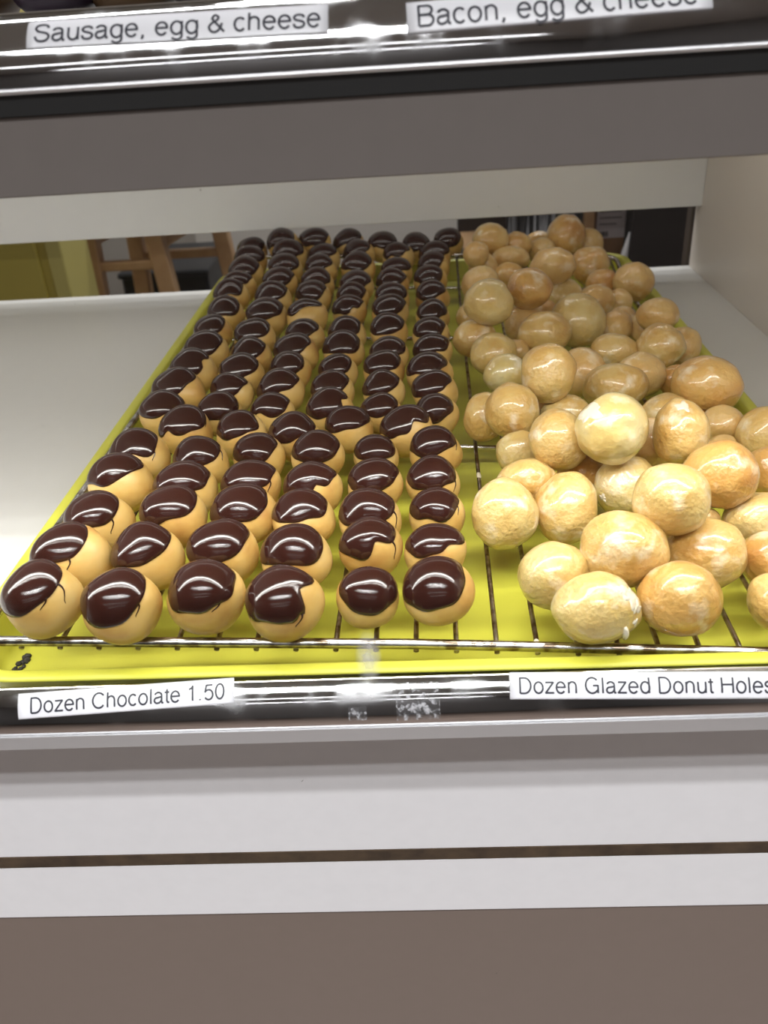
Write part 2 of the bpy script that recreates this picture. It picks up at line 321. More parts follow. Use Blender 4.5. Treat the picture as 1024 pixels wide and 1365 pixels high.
GLYPH = {                                    # plain grotesque letters as strokes: advance, list of polylines
    'D': (.722, [[(.12, 0), (.12, .715), (.33, .715)] + _arc(.33, .3575, .30, .3575, 90, -90) + [(.12, 0)]]),
    'o': (.556, [_O]), 'z': (.5, [[(.05, .5), (.43, .5), (.06, .02), (.46, .02)]]),
    'e': (.556, [[(.08, .275), (.483, .275)] + _arc(.278, .26, .205, .255, 4, 322, 24)]),
    'n': (.556, [[(.1, 0), (.1, .52)], [(.1, .33)] + _N + [(.45, 0)]]), 'h': (.556, [[(.1, 0), (.1, .72)], [(.1, .33)] + _N + [(.45, 0)]]),
    'C': (.722, [_arc(.38, .3575, .30, .3575, 38, 322, 26)]), 'c': (.5, [_arc(.265, .26, .195, .255, 42, 318, 20)]),
    'l': (.222, [[(.11, 0), (.11, .72)]]), 'i': (.222, [[(.11, 0), (.11, .52)], [(.11, .66), (.11, .72)]]),
    'a': (.556, [_arc(.26, .37, .17, .145, 165, 0) + [(.43, .08), (.455, .02), (.52, .015)], [(.43, .31), (.25, .275)] + _arc(.21, .14, .14, .13, 90, 270) + [(.31, .03), (.40, .10), (.43, .2)]]),
    't': (.278, [[(.14, .66), (.14, .1), (.17, .03), (.26, .015)], [(.02, .5), (.26, .5)]]),
    '1': (.556, [[(.12, .55), (.24, .59), (.31, .71), (.31, 0)]]), '.': (.278, [[(.13, .0), (.13, .06)]]),
    '5': (.556, [[(.47, .69), (.16, .69), (.105, .36)] + _arc(.28, .23, .205, .235, 138, -150)]), '0': (.556, [_arc(.278, .355, .20, .355, 0, 360, 28)]),
    'G': (.778, [_arc(.385, .3575, .305, .3575, 40, 318, 26) + [(.66, .16), (.66, .35), (.42, .35)], [(.66, .2), (.66, 0)]]),
    'd': (.556, [_O, [(.463, 0), (.463, .72)]]), 'u': (.556, [[(.1, .52)] + _arc(.27, .18, .17, .17, 180, 350) + [(.455, .22)], [(.455, .52), (.455, 0)]]),
    'H': (.722, [[(.1, 0), (.1, .715)], [(.62, 0), (.62, .715)], [(.1, .385), (.62, .385)]]),
    'S': (.667, [_cr(_S)]), 's': (.5, [_cr([(x * .74, y * .72) for x, y in _S])]),
    'g': (.556, [_O, [(.463, .52), (.463, -.04)] + _arc(.275, -.05, .188, .14, 0, -155)]),
    ',': (.278, [[(.14, .05), (.14, -.02), (.09, -.11)]]),
    '&': (.667, [_cr([(.63, 0), (.24, .46), (.2, .58), (.29, .70), (.41, .60), (.36, .47), (.16, .33), (.08, .18), (.17, .03), (.32, .01), (.47, .12), (.55, .34)])]),
    'B': (.667, [[(.1, 0), (.1, .715), (.38, .715)] + _arc(.38, .545, .17, .17, 90, -90) + [(.1, .375)], [(.38, .375)] + _arc(.39, .1875, .20, .1875, 90, -90) + [(.1, 0)]]),
    ' ': (.278, [])}
def text_mesh(s, hw=0.045):
    v = []; f = []; x0 = 0.0
    for ch in s:
        adv, strokes = GLYPH[ch]
        for st in strokes:
            for i in range(len(st) - 1):
                (ax, ay), (bx, by) = st[i], st[i + 1]; dx, dy = bx - ax, by - ay; l = math.hypot(dx, dy)
                if l < 1e-6: continue
                dx, dy = dx / l, dy / l; e = hw * 0.55 if 0 < i else 0.0; e2 = hw * 0.55 if i < len(st) - 2 else 0.0
                k = len(v)
                for (px, py, sg, ex) in ((ax, ay, 1, -e), (bx, by, 1, e2), (bx, by, -1, e2), (ax, ay, -1, -e)):
                    v.append((x0 + px - dy * hw * sg + dx * ex, py + dx * hw * sg + dy * ex, 0))
                f.append((k + 3, k + 2, k + 1, k))
        x0 += adv
    me = bpy.data.meshes.new('t'); me.from_pydata(v, [], f); me.update()
    return me
def price_label(rl, x0, x1, ang_c, height, rot, words, tx0, tx1, cap_mid, label):
    """paper strip x0..x1 wrapped on the rail, text filling tx0..tx1; ang_c: angle of its centre line"""
    xc = (x0 + x1) / 2; s0 = math.radians(ang_c - 90) * rl['R']; cr, sr = math.cos(rot), math.sin(rot)
    def W(u, w, off): return rail_point(rl, xc + u * cr - w * sr, s0 - (u * sr + w * cr), off)
    nx, ny = 24, 14; hw = (x1 - x0) / 2; v = []; f = []
    for off in (0.00025, 0.00045):
        for j in range(ny + 1):
            for i in range(nx + 1): v.append(W(-hw + 2 * hw * i / nx, -height / 2 + height * j / ny, off))
    n1 = (nx + 1) * (ny + 1)
    for j in range(ny):
        for i in range(nx):
            a = j * (nx + 1) + i; q = (a, a + 1, a + nx + 2, a + nx + 1)
            f.append(tuple(k + n1 for k in q)); f.append(q[::-1])
    for j in range(ny):
        for i in (0, nx):
            a = j * (nx + 1) + i; f.append((a, a + nx + 1, a + nx + 1 + n1, a + n1))
    for i in range(nx):
        for j in (0, ny):
            a = j * (nx + 1) + i; f.append((a, a + 1, a + 1 + n1, a + n1))
    o = from_data('price_label', v, f, MAT['paper'], None, True)
    tag(o, label, 'label', 'price labels on the chrome rails')
    me = text_mesh(words); bm = bmesh.new(); bm.from_mesh(me); bpy.data.meshes.remove(me)
    mn = min(p.co.x for p in bm.verts); mxx = max(p.co.x for p in bm.verts)
    k = (tx1 - tx0) / (mxx - mn)
    for p in bm.verts: p.co = (tx0 + (p.co.x - mn) * k - xc, (p.co.y - 0.36) * k + cap_mid, 0)
    for j in range(-6, 7):
        bmesh.ops.bisect_plane(bm, geom=bm.verts[:] + bm.edges[:] + bm.faces[:], plane_co=(0, j * 0.0009, 0), plane_no=(0, 1, 0))
    bm.normal_update()
    for p in bm.verts: p.co = W(p.co.x, p.co.y, 0.0006)
    me = bpy.data.meshes.new('lettering'); bm.to_mesh(me); bm.free()
    t = link('lettering', me, MAT['ink'], o); t['label'] = 'black printed lettering'
    return o
price_label(LOW, -0.1832, -0.0863, 133.5, 0.0112, math.radians(2.6), 'Dozen Chocolate 1.50', -0.1775, -0.0903, 0.0, 'white price label reading Dozen Chocolate 1.50 on the lower chrome rail')
price_label(LOW, 0.0345, 0.1475, 136, 0.0115, math.radians(-1.5), 'Dozen Glazed Donut Holes', 0.0385, 0.1465, 0.0, 'white price label reading Dozen Glazed Donut Holes on the lower chrome rail')
price_label(UPR, -0.127, -0.025, 137, 0.0110, math.radians(-0.7), 'Sausage, egg & cheese', -0.1245, -0.0275, 0.0, 'white price label reading Sausage, egg & cheese on the upper chrome rail')
price_label(UPR, 0.001, 0.100, 141, 0.0110, math.radians(1.0), 'Bacon, egg & cheese', 0.0045, 0.0955, 0.0, 'white price label reading Bacon, egg & cheese on the upper chrome rail')
def rail_patch(name, rl, x0, x1, a0, a1, m, parent, label=None):
    v = []; f = []; nx, ny = 6, 8
    for off in (0.0002, 0.0003):
        for j in range(ny + 1):
            for i in range(nx + 1): v.append(rail_point(rl, x0 + (x1 - x0) * i / nx, math.radians(a0 + (a1 - a0) * j / ny - 90) * rl['R'], off))
    n1 = (nx + 1) * (ny + 1)
    for j in range(ny):
        for i in range(nx):
            a = j * (nx + 1) + i; q = (a, a + 1, a + nx + 2, a + nx + 1); f.append(tuple(k + n1 for k in q))
    o = from_data(name, v, f, m, parent, True)
    if label: o['label'] = label
    return o
rail_patch('tape_remnant', LOW, -0.015, 0.004, 124, 172, MAT['tape'], rl, 'clear tape left on the rail')
rail_patch('tape_remnant', LOW, -0.036, -0.028, 152, 170, MAT['tape'], rl)

# ------------------------------------------------------------------ the tray
RIM = CAMZ - 0.2501
TX, TY, TW, TL, TR = -0.22559, 0.28820, 0.457, 0.703, 0.036
ct, st = math.cos(-0.008957), math.sin(-0.008957)
def tray_w(x, y, z): return (TX + x * ct - y * st, TY + x * st + y * ct, z)
def rrect(inset, z, n=8):
    pts = []; r = max(TR - inset, 0.004)
    for cx, cy, a0 in ((TW - TR, TR, -90), (TW - TR, TL - TR, 0), (TR, TL - TR, 90), (TR, TR, 180)):
        for i in range(n + 1):
            a = math.radians(a0 + 90 * i / n); pts.append(tray_w(cx + r * math.cos(a), cy + r * math.sin(a), RIM + z))
    return pts
loops = [(0.0215, -0.0240), (0.016, -0.0236), (0.0115, -0.0205), (0.0068, -0.0026), (0.0022, -0.0026), (0.0010, -0.0017), (0.0002, -0.0015), (0.0, -0.0010), (0.0007, -0.0003), (0.0022, 0.0),
         (0.0062, 0.0), (0.0078, -0.0010), (0.0090, -0.0040), (0.0128, -0.0185), (0.0150, -0.0212), (0.0200, -0.0224)]
v = []; f = []
for i, (a, z) in enumerate(loops): v += rrect(a, z)
n = 36
for i in range(len(loops) - 1):
    for j in range(n): f.append((i * n + j, i * n + (j + 1) % n, (i + 1) * n + (j + 1) % n, (i + 1) * n + j))
f.append(tuple(range(n - 1, -1, -1))); f.append(tuple((len(loops) - 1) * n + j for j in range(n)))
me = bpy.data.meshes.new('t'); me.from_pydata(v, [], f); bm = bmesh.new(); bm.from_mesh(me)
tray = from_bm('bakery_tray', bm, MAT['tray'], None, True)
for p in tray.data.polygons: p.use_smooth = len(p.vertices) == 4
tag(tray, 'long lime yellow bakery tray with rounded corners lying on the white shelf', 'tray')
# burnt crust in the front left corner
rng = random.Random(4); bm = bmesh.new()
for k in range(26):
    y = rng.uniform(0.031, 0.044); x = 0.0215 + rng.uniform(-0.0025, 0.0025) * (1.4 - (y - 0.031) / 0.013); r = rng.uniform(0.0008, 0.0019)
    mtx = Matrix.Translation(tray_w(x, y, RIM - 0.0222 + r * 0.3)) @ Matrix.Diagonal((r, r, r * 0.7, 1))
    bmesh.ops.create_icosphere(bm, subdivisions=1, radius=1, matrix=mtx)
from_bm('burnt_crust', bm, MAT['residue'], tray, True)['label'] = 'dark burnt crust in the front corner'

# ------------------------------------------------------------------ the wire rack in the tray
TILT = -0.034
def rz(x): return CAMZ - 0.2501 + TILT * (x + 0.025) + 0.0015 - 0.0013 - 0.022 * max(0, x)       # centre height of the long wires
RD = Vector((0.0256, 1.0)).normalized()                                      # the rack lies a little askew in the tray
FX = Vector((1.0, -0.0194)).normalized()
P0 = Vector((-0.0201, 0.3034))                                               # a point of its front bar
def rk(u, w):
    p = P0 + FX * u + RD * w
    return p
def rp3(u, w, dz=0.0):
    p = rk(u, w); return Vector((p.x, p.y, rz(p.x) + dz))
rack = empty('cooling_rack', rp3(0, 0), 'chrome wire cooling rack lying in the yellow tray under the donut holes', 'cooling rack')
off = rack.location.copy()
U0, U1, WL = -0.190, 0.224, 0.645
pts = []
for (cu, cw, a0) in ((U1 - 0.012, 0.012, -90), (U1 - 0.012, WL - 0.012, 0), (U0 + 0.012, WL - 0.012, 90), (U0 + 0.012, 0.012, 180)):
    for i in range(5):
        a = math.radians(a0 + 22.5 * i); pts.append((cu + 0.012 * math.cos(a), cw + 0.012 * math.sin(a)))
fr = []
def lift(w): return 0.016 * max(0.0, (w - (WL - 0.07)) / 0.07) ** 1.0
for i, (uu, ww) in enumerate(pts):
    nu, nw = pts[(i + 1) % len(pts)]
    for k in range(8 if abs(nu - uu) + abs(nw - ww) > 0.1 else 1):
        q = k / 8; a, b = uu + (nu - uu) * q, ww + (nw - ww) * q
        fr.append(rp3(a, b, 0.0014 + lift(b)))
    if abs(nw - ww) > 0.1 :
        b = WL - 0.07; fr.append(rp3(uu, b, 0.0014 + lift(b))) if nw > ww else None
tube('frame', fr, 0.0025, MAT['steel'], rack, 10, True, off)
for w in (0.212, 0.430, 0.590):
    tube('cross_bar', [rp3(U0 + 0.003 + (U1 - U0 - 0.006) * k / 8, w, -0.0031) for k in range(9)], 0.0018, MAT['steel'], rack, 8, False, off)
k = 0
for k in range(-12, 10):
    u = 0.0512 + 0.0184 * k
    tube('wire', [rp3(u, -0.0008, -0.0022), rp3(u, 0.004, -0.0004)] + [rp3(u, 0.01 + (WL - 0.012) * j / 6, lift(0.01 + (WL - 0.012) * j / 6)) for j in range(7)], 0.0013, MAT['wire'], rack, 7, False, off)
bm = bmesh.new()
for (u, w, s) in ((0.0512, 0.165, (1.6, 5, 1.2)), (0.0696, 0.004, (1.5, 3, 1.0)), (0.0880, 0.008, (2.2, 2.0, 0.9))):
    bm = bmesh.new(); p = rp3(u, w, 0.0004) - off
    bmesh.ops.create_icosphere(bm, subdivisions=2, radius=0.001, matrix=Matrix.Translation(p) @ Matrix.Diagonal((*s, 1)))
    from_bm('glaze_drip', bm, MAT['sugar'], rack, True)['label'] = 'dried white glaze dripped on the wires'

# every donut hole stands where it lies on the rack
CHOC = [  # name, x, y, z (mm, camera above the origin at 1000), radius
    ('F1_1',-175.2,312.8,775.7,17.2), ('F1_2',-174.1,347.1,774.3,18.4), ('F1_3',-171.4,382.7,773.6,17.4),
    ('F1_4',-172.4,424.1,774.0,17.7), ('F1_5',-171.1,460.6,773.1,16.9), ('F2_1',-138.9,309.9,772.4,17.3),
    ('F2_2',-137.5,349.7,772.2,17.2), ('F2_3',-132.5,385.5,773.7,17.0), ('F2_4',-133.7,418.2,771.5,16.9),
    ('F2_5',-132.3,454.7,770.9,16.0), ('F3_1',-101.6,316.2,770.8,17.0), ('F3_2',-100.2,354.1,770.4,16.6),
    ('F3_3',-96.2,390.2,770.8,17.0), ('F3_4',-96.8,422.1,769.7,16.2), ('F3_5',-98.3,461.3,769.1,15.3),
    ('F4_1',-64.3,311.4,769.8,17.2), ('F4_2',-63.3,347.7,769.4,16.8), ('F4_3',-63.6,385.6,768.6,16.0),
    ('F4_4',-61.6,419.3,768.5,16.0), ('F4_5',-62.3,461.5,768.2,15.7), ('F5_1',-27.4,319.1,765.5,14.2),
    ('F5_2',-26.7,356.7,768.2,15.3), ('F5_3',-28.1,387.1,767.3,16.2), ('F5_4',-26.9,425.0,766.7,15.4),
    ('F5_5',-27.2,464.7,764.7,13.4), ('F6_1',5.1,321.2,766.3,16.0), ('F6_2',5.1,355.0,765.1,14.9),
    ('F6_3',7.5,392.6,764.8,14.6), ('F6_4',6.1,426.8,765.4,15.2), ('F6_5',9.1,465.6,765.6,15.5),
    ('S_1',-150.2,497.4,772.2,16.7), ('S_2',-113.8,489.5,770.5,16.2), ('S_3',-79.7,488.8,768.9,15.7),
    ('S_4',-45.3,500.3,767.0,15.1), ('S_5',-8.2,493.9,767.0,16.3), ('B1_1',-170.8,523.6,772.4,16.2),
    ('B1_2',-169.6,559.5,773.7,17.6), ('B1_3',-168.0,601.8,773.1,17.0), ('B1_4',-166.7,643.6,773.1,17.1),
    ('B1_5',-171.3,694.3,772.0,15.7), ('B1_6',-169.3,744.1,772.2,16.0), ('B1_7',-173.8,797.0,772.7,16.3),
    ('B1_8',-171.8,828.5,772.6,16.4), ('B1_9',-172.3,874.3,773.8,17.6), ('B1_10',-174.8,924.9,773.6,17.3),
    ('B1_11',-179.2,964.5,773.6,17.1), ('B2_1',-135.3,528.6,769.8,14.8), ('B2_2',-132.6,562.9,770.2,14.8),
    ('B2_3',-130.9,593.3,771.3,16.8), ('B2_4',-129.7,632.4,770.8,16.0), ('B2_5',-133.1,674.8,771.7,16.8),
    ('B2_6',-130.4,728.2,772.4,17.6), ('B2_7',-132.0,785.3,771.9,17.0), ('B2_8',-132.5,833.9,772.1,17.2),
    ('B2_9',-132.6,885.2,772.6,17.7), ('B2_10',-133.2,927.7,775.3,18.9), ('B3_1',-99.1,528.7,767.9,14.1),
    ('B3_2',-97.1,563.6,769.8,16.1), ('B3_3',-95.8,603.1,769.0,15.3), ('B3_4',-94.3,637.7,770.2,16.6),
    ('B3_5',-92.7,679.8,769.3,15.7), ('B3_6',-94.3,723.5,771.1,17.5), ('B3_7',-95.3,790.9,770.1,16.5),
    ('B3_8',-95.2,830.7,770.4,16.8), ('B3_9',-96.0,885.0,770.3,16.6), ('B3_10',-96.9,926.0,771.2,17.3),
    ('B4_1',-59.7,527.9,768.2,15.7), ('B4_2',-61.4,564.8,767.5,15.0), ('B4_3',-59.6,601.6,766.9,14.5),
    ('B4_4',-58.0,643.1,768.5,16.1), ('B4_5',-57.5,685.3,767.6,15.2), ('B4_6',-59.2,749.9,767.5,15.1),
    ('B4_7',-58.5,790.0,767.5,15.1), ('B4_8',-56.5,823.8,768.6,16.3), ('B4_9',-57.2,888.2,769.7,17.4),
    ('B4_10',-58.2,935.7,771.8,16.6), ('B5_1',-25.9,527.9,765.1,13.8), ('B5_2',-25.0,564.2,766.0,14.8),
    ('B5_3',-25.2,602.5,766.5,15.3), ('B5_4',-21.8,635.1,766.2,15.1), ('B5_5',-22.5,691.8,766.8,15.6),
    ('B5_6',-22.6,742.2,767.4,16.2), ('B5_7',-21.0,782.6,767.0,15.9), ('B5_8',-21.6,832.3,766.9,15.7),
    ('B5_9',-17.5,874.6,767.0,16.0), ('B5_10',-16.0,928.3,767.9,16.9), ('B6_1',11.4,522.3,764.4,14.3),
    ('B6_2',11.9,559.9,765.4,15.4), ('B6_3',8.2,591.3,766.7,16.6), ('B6_4',12.4,640.8,764.9,14.9),
    ('B6_5',12.4,683.1,765.1,15.1), ('B6_6',15.1,732.9,764.6,14.7), ('B6_7',16.7,786.2,765.5,15.6),
    ('B6_8',15.4,842.5,766.1,16.2), ('B6_9',20.6,890.1,766.0,16.2), ('B6_10',23.5,929.5,767.0,16.9),
    ('T_1',-143.2,961.0,782.0,17.8), ('T_2',-106.7,956.2,782.5,17.6), ('T_3',-70.5,965.8,776.3,17.4),
    ('T_4',-32.7,955.5,774.3,16.8), ('T_5',4.4,955.6,770.7,16.8), ('T_6',38.6,956.9,774.1,16.4),
]
GLAZED = [
    ('g1',82.3,922.2,783.9,17.8,17.4), ('g2',63.8,874.9,782.0,12.6,12.6), ('g3',110.5,931.3,774.4,15.7,13.6),
    ('g4',101.2,901.4,768.6,19.0,12.7), ('g5',143.4,994.5,759.8,15.4,13.7), ('g6',139.1,940.6,765.2,14.6,13.9),
    ('g7',167.4,956.4,776.5,20.1,21.3), ('g8',125.5,778.6,791.8,19.7,15.3), ('g9',138.1,781.3,761.8,17.3,15.6),
    ('g10',95.6,858.7,761.5,15.8,13.6), ('g11a',72.1,892.9,762.9,15.6,14.8), ('g11',63.3,819.6,766.0,18.1,18.1),
    ('g12',94.5,701.9,795.2,18.0,15.8), ('g13',58.4,667.7,795.8,18.5,17.9), ('g13b',49.1,739.2,761.2,12.6,12.6),
    ('g14',112.2,745.5,759.4,14.0,12.0), ('g15',195.6,973.1,760.6,16.7,17.6), ('g16',180.8,883.1,762.9,19.2,18.8),
    ('g17',181.6,825.8,758.8,15.3,14.5), ('g18',163.1,761.2,762.7,15.6,14.9), ('g19',186.1,773.1,756.3,12.4,12.4),
    ('g20',207.3,808.2,765.3,18.5,17.7), ('g21',195.6,679.0,774.8,16.4,13.1), ('g22',194.5,700.3,757.4,15.2,12.6),
    ('g23',186.6,629.9,766.2,17.5,17.0), ('g24',208.8,650.1,758.0,14.8,15.1), ('g25',193.6,540.9,769.9,23.2,19.2),
    ('g26',188.4,584.7,756.0,13.1,11.4), ('g27',161.4,584.7,761.9,17.4,15.5), ('g28',153.0,636.5,760.7,17.8,14.0),
    ('g29',168.5,698.5,759.3,12.6,13.9), ('g30',180.7,730.4,755.3,11.2,11.2), ('g31',135.6,696.3,767.4,21.6,22.2),
    ('g32',104.1,672.2,765.7,20.8,17.7), ('g33',92.3,704.4,763.3,17.2,15.6), ('g34',48.5,670.7,764.5,17.1,15.0),
    ('g35',59.1,630.0,765.0,17.4,16.6), ('g36',81.0,660.4,756.8,9.8,8.7), ('g37',64.3,595.5,763.2,15.5,15.0),
    ('g38',84.0,521.9,791.7,16.8,18.2), ('g39',120.3,592.0,763.0,16.5,17.6), ('g40',138.1,560.5,763.8,22.3,15.2),
    ('g41',59.1,497.9,776.8,16.6,17.4), ('g42',42.9,520.0,763.3,13.5,16.0), ('g43',96.3,516.5,764.2,16.3,12.3),
    ('g44',78.5,438.4,784.2,15.8,16.8), ('g45',103.4,421.1,798.1,18.5,18.3), ('g46',135.7,451.3,773.6,14.4,14.2),
    ('g47a',162.4,519.1,759.7,16.3,13.9), ('g47b',143.3,429.0,790.8,14.5,17.4), ('g48',195.5,507.0,756.4,13.8,11.9),
    ('g48b',187.4,480.4,753.9,9.0,7.5), ('g49',213.4,484.9,759.1,15.4,17.3), ('g50',201.0,443.0,756.4,12.7,13.5),
    ('g51',153.9,390.9,784.3,18.0,17.2), ('g52',114.1,421.2,763.0,17.3,16.4), ('g53',118.5,354.5,792.1,17.9,16.6),
    ('g54',60.7,470.4,761.6,14.3,12.7), ('g55',59.5,423.0,766.4,17.3,13.1), ('g56',93.9,441.9,760.3,14.0,12.7),
    ('g57',42.8,389.5,766.1,16.7,18.3), ('g58',76.4,394.0,764.7,16.4,18.1), ('g59',93.6,338.8,774.3,19.7,17.3),
    ('g60',60.9,334.6,764.1,16.6,15.5), ('g61',75.5,306.3,765.0,18.9,15.1), ('g62',114.6,313.5,763.8,18.3,16.4),
    ('g63',136.0,349.1,763.5,19.4,16.8), ('g64',174.4,381.4,760.5,18.0,14.8), ('g65',168.3,349.2,758.4,13.9,13.9),
    ('g66',160.7,314.9,758.8,14.6,13.6), ('g67',146.1,382.5,763.0,7.3,5.9), ('g68',85.8,537.2,758.1,11.3,10.2),
]

# ------------------------------------------------------------------ donut holes
def ico(sub):
    bm = bmesh.new(); bmesh.ops.create_icosphere(bm, subdivisions=sub, radius=1.0)
    v = np.array([p.co[:] for p in bm.verts]); f = [tuple(q.index for q in p.verts) for p in bm.faces]; bm.free()
    return v, f
ICO = {3: ico(3), 4: ico(4)}
def lump(rng, amp, n=9, fmin=1.2, fmax=3.2):
    """smooth random radius function over directions"""
    A = rng.normal(size=(n, 3)); A /= np.linalg.norm(A, axis=1)[:, None]
    fr = rng.uniform(fmin, fmax, n); ph = rng.uniform(0, 6.28, n); w = rng.uniform(0.4, 1, n) * amp / math.sqrt(n) * 1.6
    def R(d): return 1 + (np.sin((d @ A.T) * fr * 1.7 + ph) * w).sum(-1)
    return R
def cap_mesh(R, sx, rad, axis, al, be, spin, thick, rng, nphi=48, nt=12, notch=None):
    """chocolate shell over the top: axis its centre direction, al/be its half angles across and along"""
    ax = np.array(axis, float); ax /= np.linalg.norm(ax)
    e1 = np.cross([0, 1, 0.2], ax); e1 /= np.linalg.norm(e1); e2 = np.cross(ax, e1)
    ph = np.arange(nphi) / nphi * 2 * math.pi
    edge = 1 / np.sqrt((np.cos(ph - spin) / al) ** 2 + (np.sin(ph - spin) / be) ** 2)
    for k in range(2, 8): edge *= 1 + rng.normal() * 0.055 / (k ** 0.6) * np.sin(k * ph + rng.uniform(0, 6.28))
    if notch:
        for (p0, wd, dp) in notch:
            dd = (ph - p0 + math.pi) % (2 * math.pi) - math.pi; edge *= 1 - dp * np.exp(-(dd / wd) ** 2)
    v = [ax[None]]; rows = list(np.linspace(0, 1, nt + 1)[1:]) + [1.012, 0.985]
    hs = [math.sqrt(max(0, 1 - t ** 5)) for t in np.linspace(0, 1, nt + 1)[1:]] + [0, 0]
    hs[nt - 1] = 0.42; hs[nt] = 0.12; hs[nt + 1] = -0.18
    P = []
    d0 = ax[None]; P.append(d0 * (R(d0) * rad + thick)[:, None])
    for t, h_ in zip(rows, hs):
        th = edge * t
        d = np.cos(th)[:, None] * ax + np.sin(th)[:, None] * (np.cos(ph)[:, None] * e1 + np.sin(ph)[:, None] * e2)
        P.append(d * (R(d) * rad + thick * h_)[:, None])
    v = np.concatenate(P) * np.array(sx)
    f = [(0, 1 + j, 1 + (j + 1) % nphi) for j in range(nphi)]
    for i in range(len(rows) - 1):
        a = 1 + i * nphi
        for j in range(nphi): f.append((a + j, a + nphi + j, a + nphi + (j + 1) % nphi, a + (j + 1) % nphi))
    return v, f, ax, e1, e2, edge, ph
ORD = ['', 'first', 'second', 'third', 'fourth', 'fifth', 'sixth', 'seventh', 'eighth', 'ninth', 'tenth', 'eleventh']
COLN = {1: 'leftmost column', 2: 'second column from left', 3: 'third column from left', 4: 'fourth column from left', 5: 'fifth column from left', 6: 'sixth column from left'}
# looks of the nearest ones: lean of the cap (x: right, y: away), half angles, notches in its edge (angle, width, depth), label words
NEAR = {
    'F1_1': ((-0.34, -0.26), 1.0, 1.05, [], 'cap slid left'), 'F2_1': ((-0.20, -0.38), 1.04, 1.1, [], 'low hanging cap'),
    'F3_1': ((-0.10, -0.27), 1.12, 1.06, [], 'broad round cap'), 'F4_1': ((-0.26, -0.36), 1.16, 1.06, [(-0.25, 0.32, 0.30), (-0.75, 0.12, -0.16), (-1.1, 0.16, -0.12)], 'torn cap edge'),
    'F5_1': ((0.14, -0.38), 1.08, 1.12, [], 'cap slid right'), 'F6_1': ((-0.20, -0.32), 1.10, 1.14, [], 'large glossy cap'),
    'F1_2': ((-0.40, -0.16), 0.98, 0.96, [], ''), 'F5_2': ((-0.14, -0.26), 1.05, 1.08, [(-1.0, 0.42, 0.42)], 'notched cap'),
    'F4_3': ((-0.14, -0.16), 1.05, 0.92, [], ''), 'F1_4': ((-0.18, -0.10), 1.05, 0.88, [], ''), 'F6_2': ((-0.06, -0.14), 1.08, 0.92, [(-0.8, 0.5, 0.2)], ''),
    'B3_6': ((-0.22, 0.0), 1.0, 0.85, [(-1.2, 0.6, 0.30)], 'half bare front'), 'F3_3': ((-0.16, -0.22), 1.14, 1.05, [], ''), 'F3_2': ((-0.14, -0.27), 1.1, 1.03, [], ''),
}
DRIPS = {'F1_1': [(-0.15, 0.5), (-0.75, 0.16)], 'F1_2': [(-0.9, 0.3)], 'F1_3': [(-0.55, 0.38)], 'F2_1': [(-0.45, 0.22)], 'F3_1': [(-0.8, 0.14)], 'F4_1': [(-0.85, 0.2)], 'F5_2': [(-0.35, 0.55)], 'F5_3': [(-0.3, 0.5)],
         'F6_4': [(-0.4, 0.34)], 'F6_3': [(-0.2, 0.25)], 'F6_5': [(-0.15, 0.22)], 'F2_5': [(0.0, 0.3)], 'S_1': [(0.0, 0.14)], 'F1_5': [(-0.4, 0.24)], 'F3_4': [(-0.4, 0.3)]}
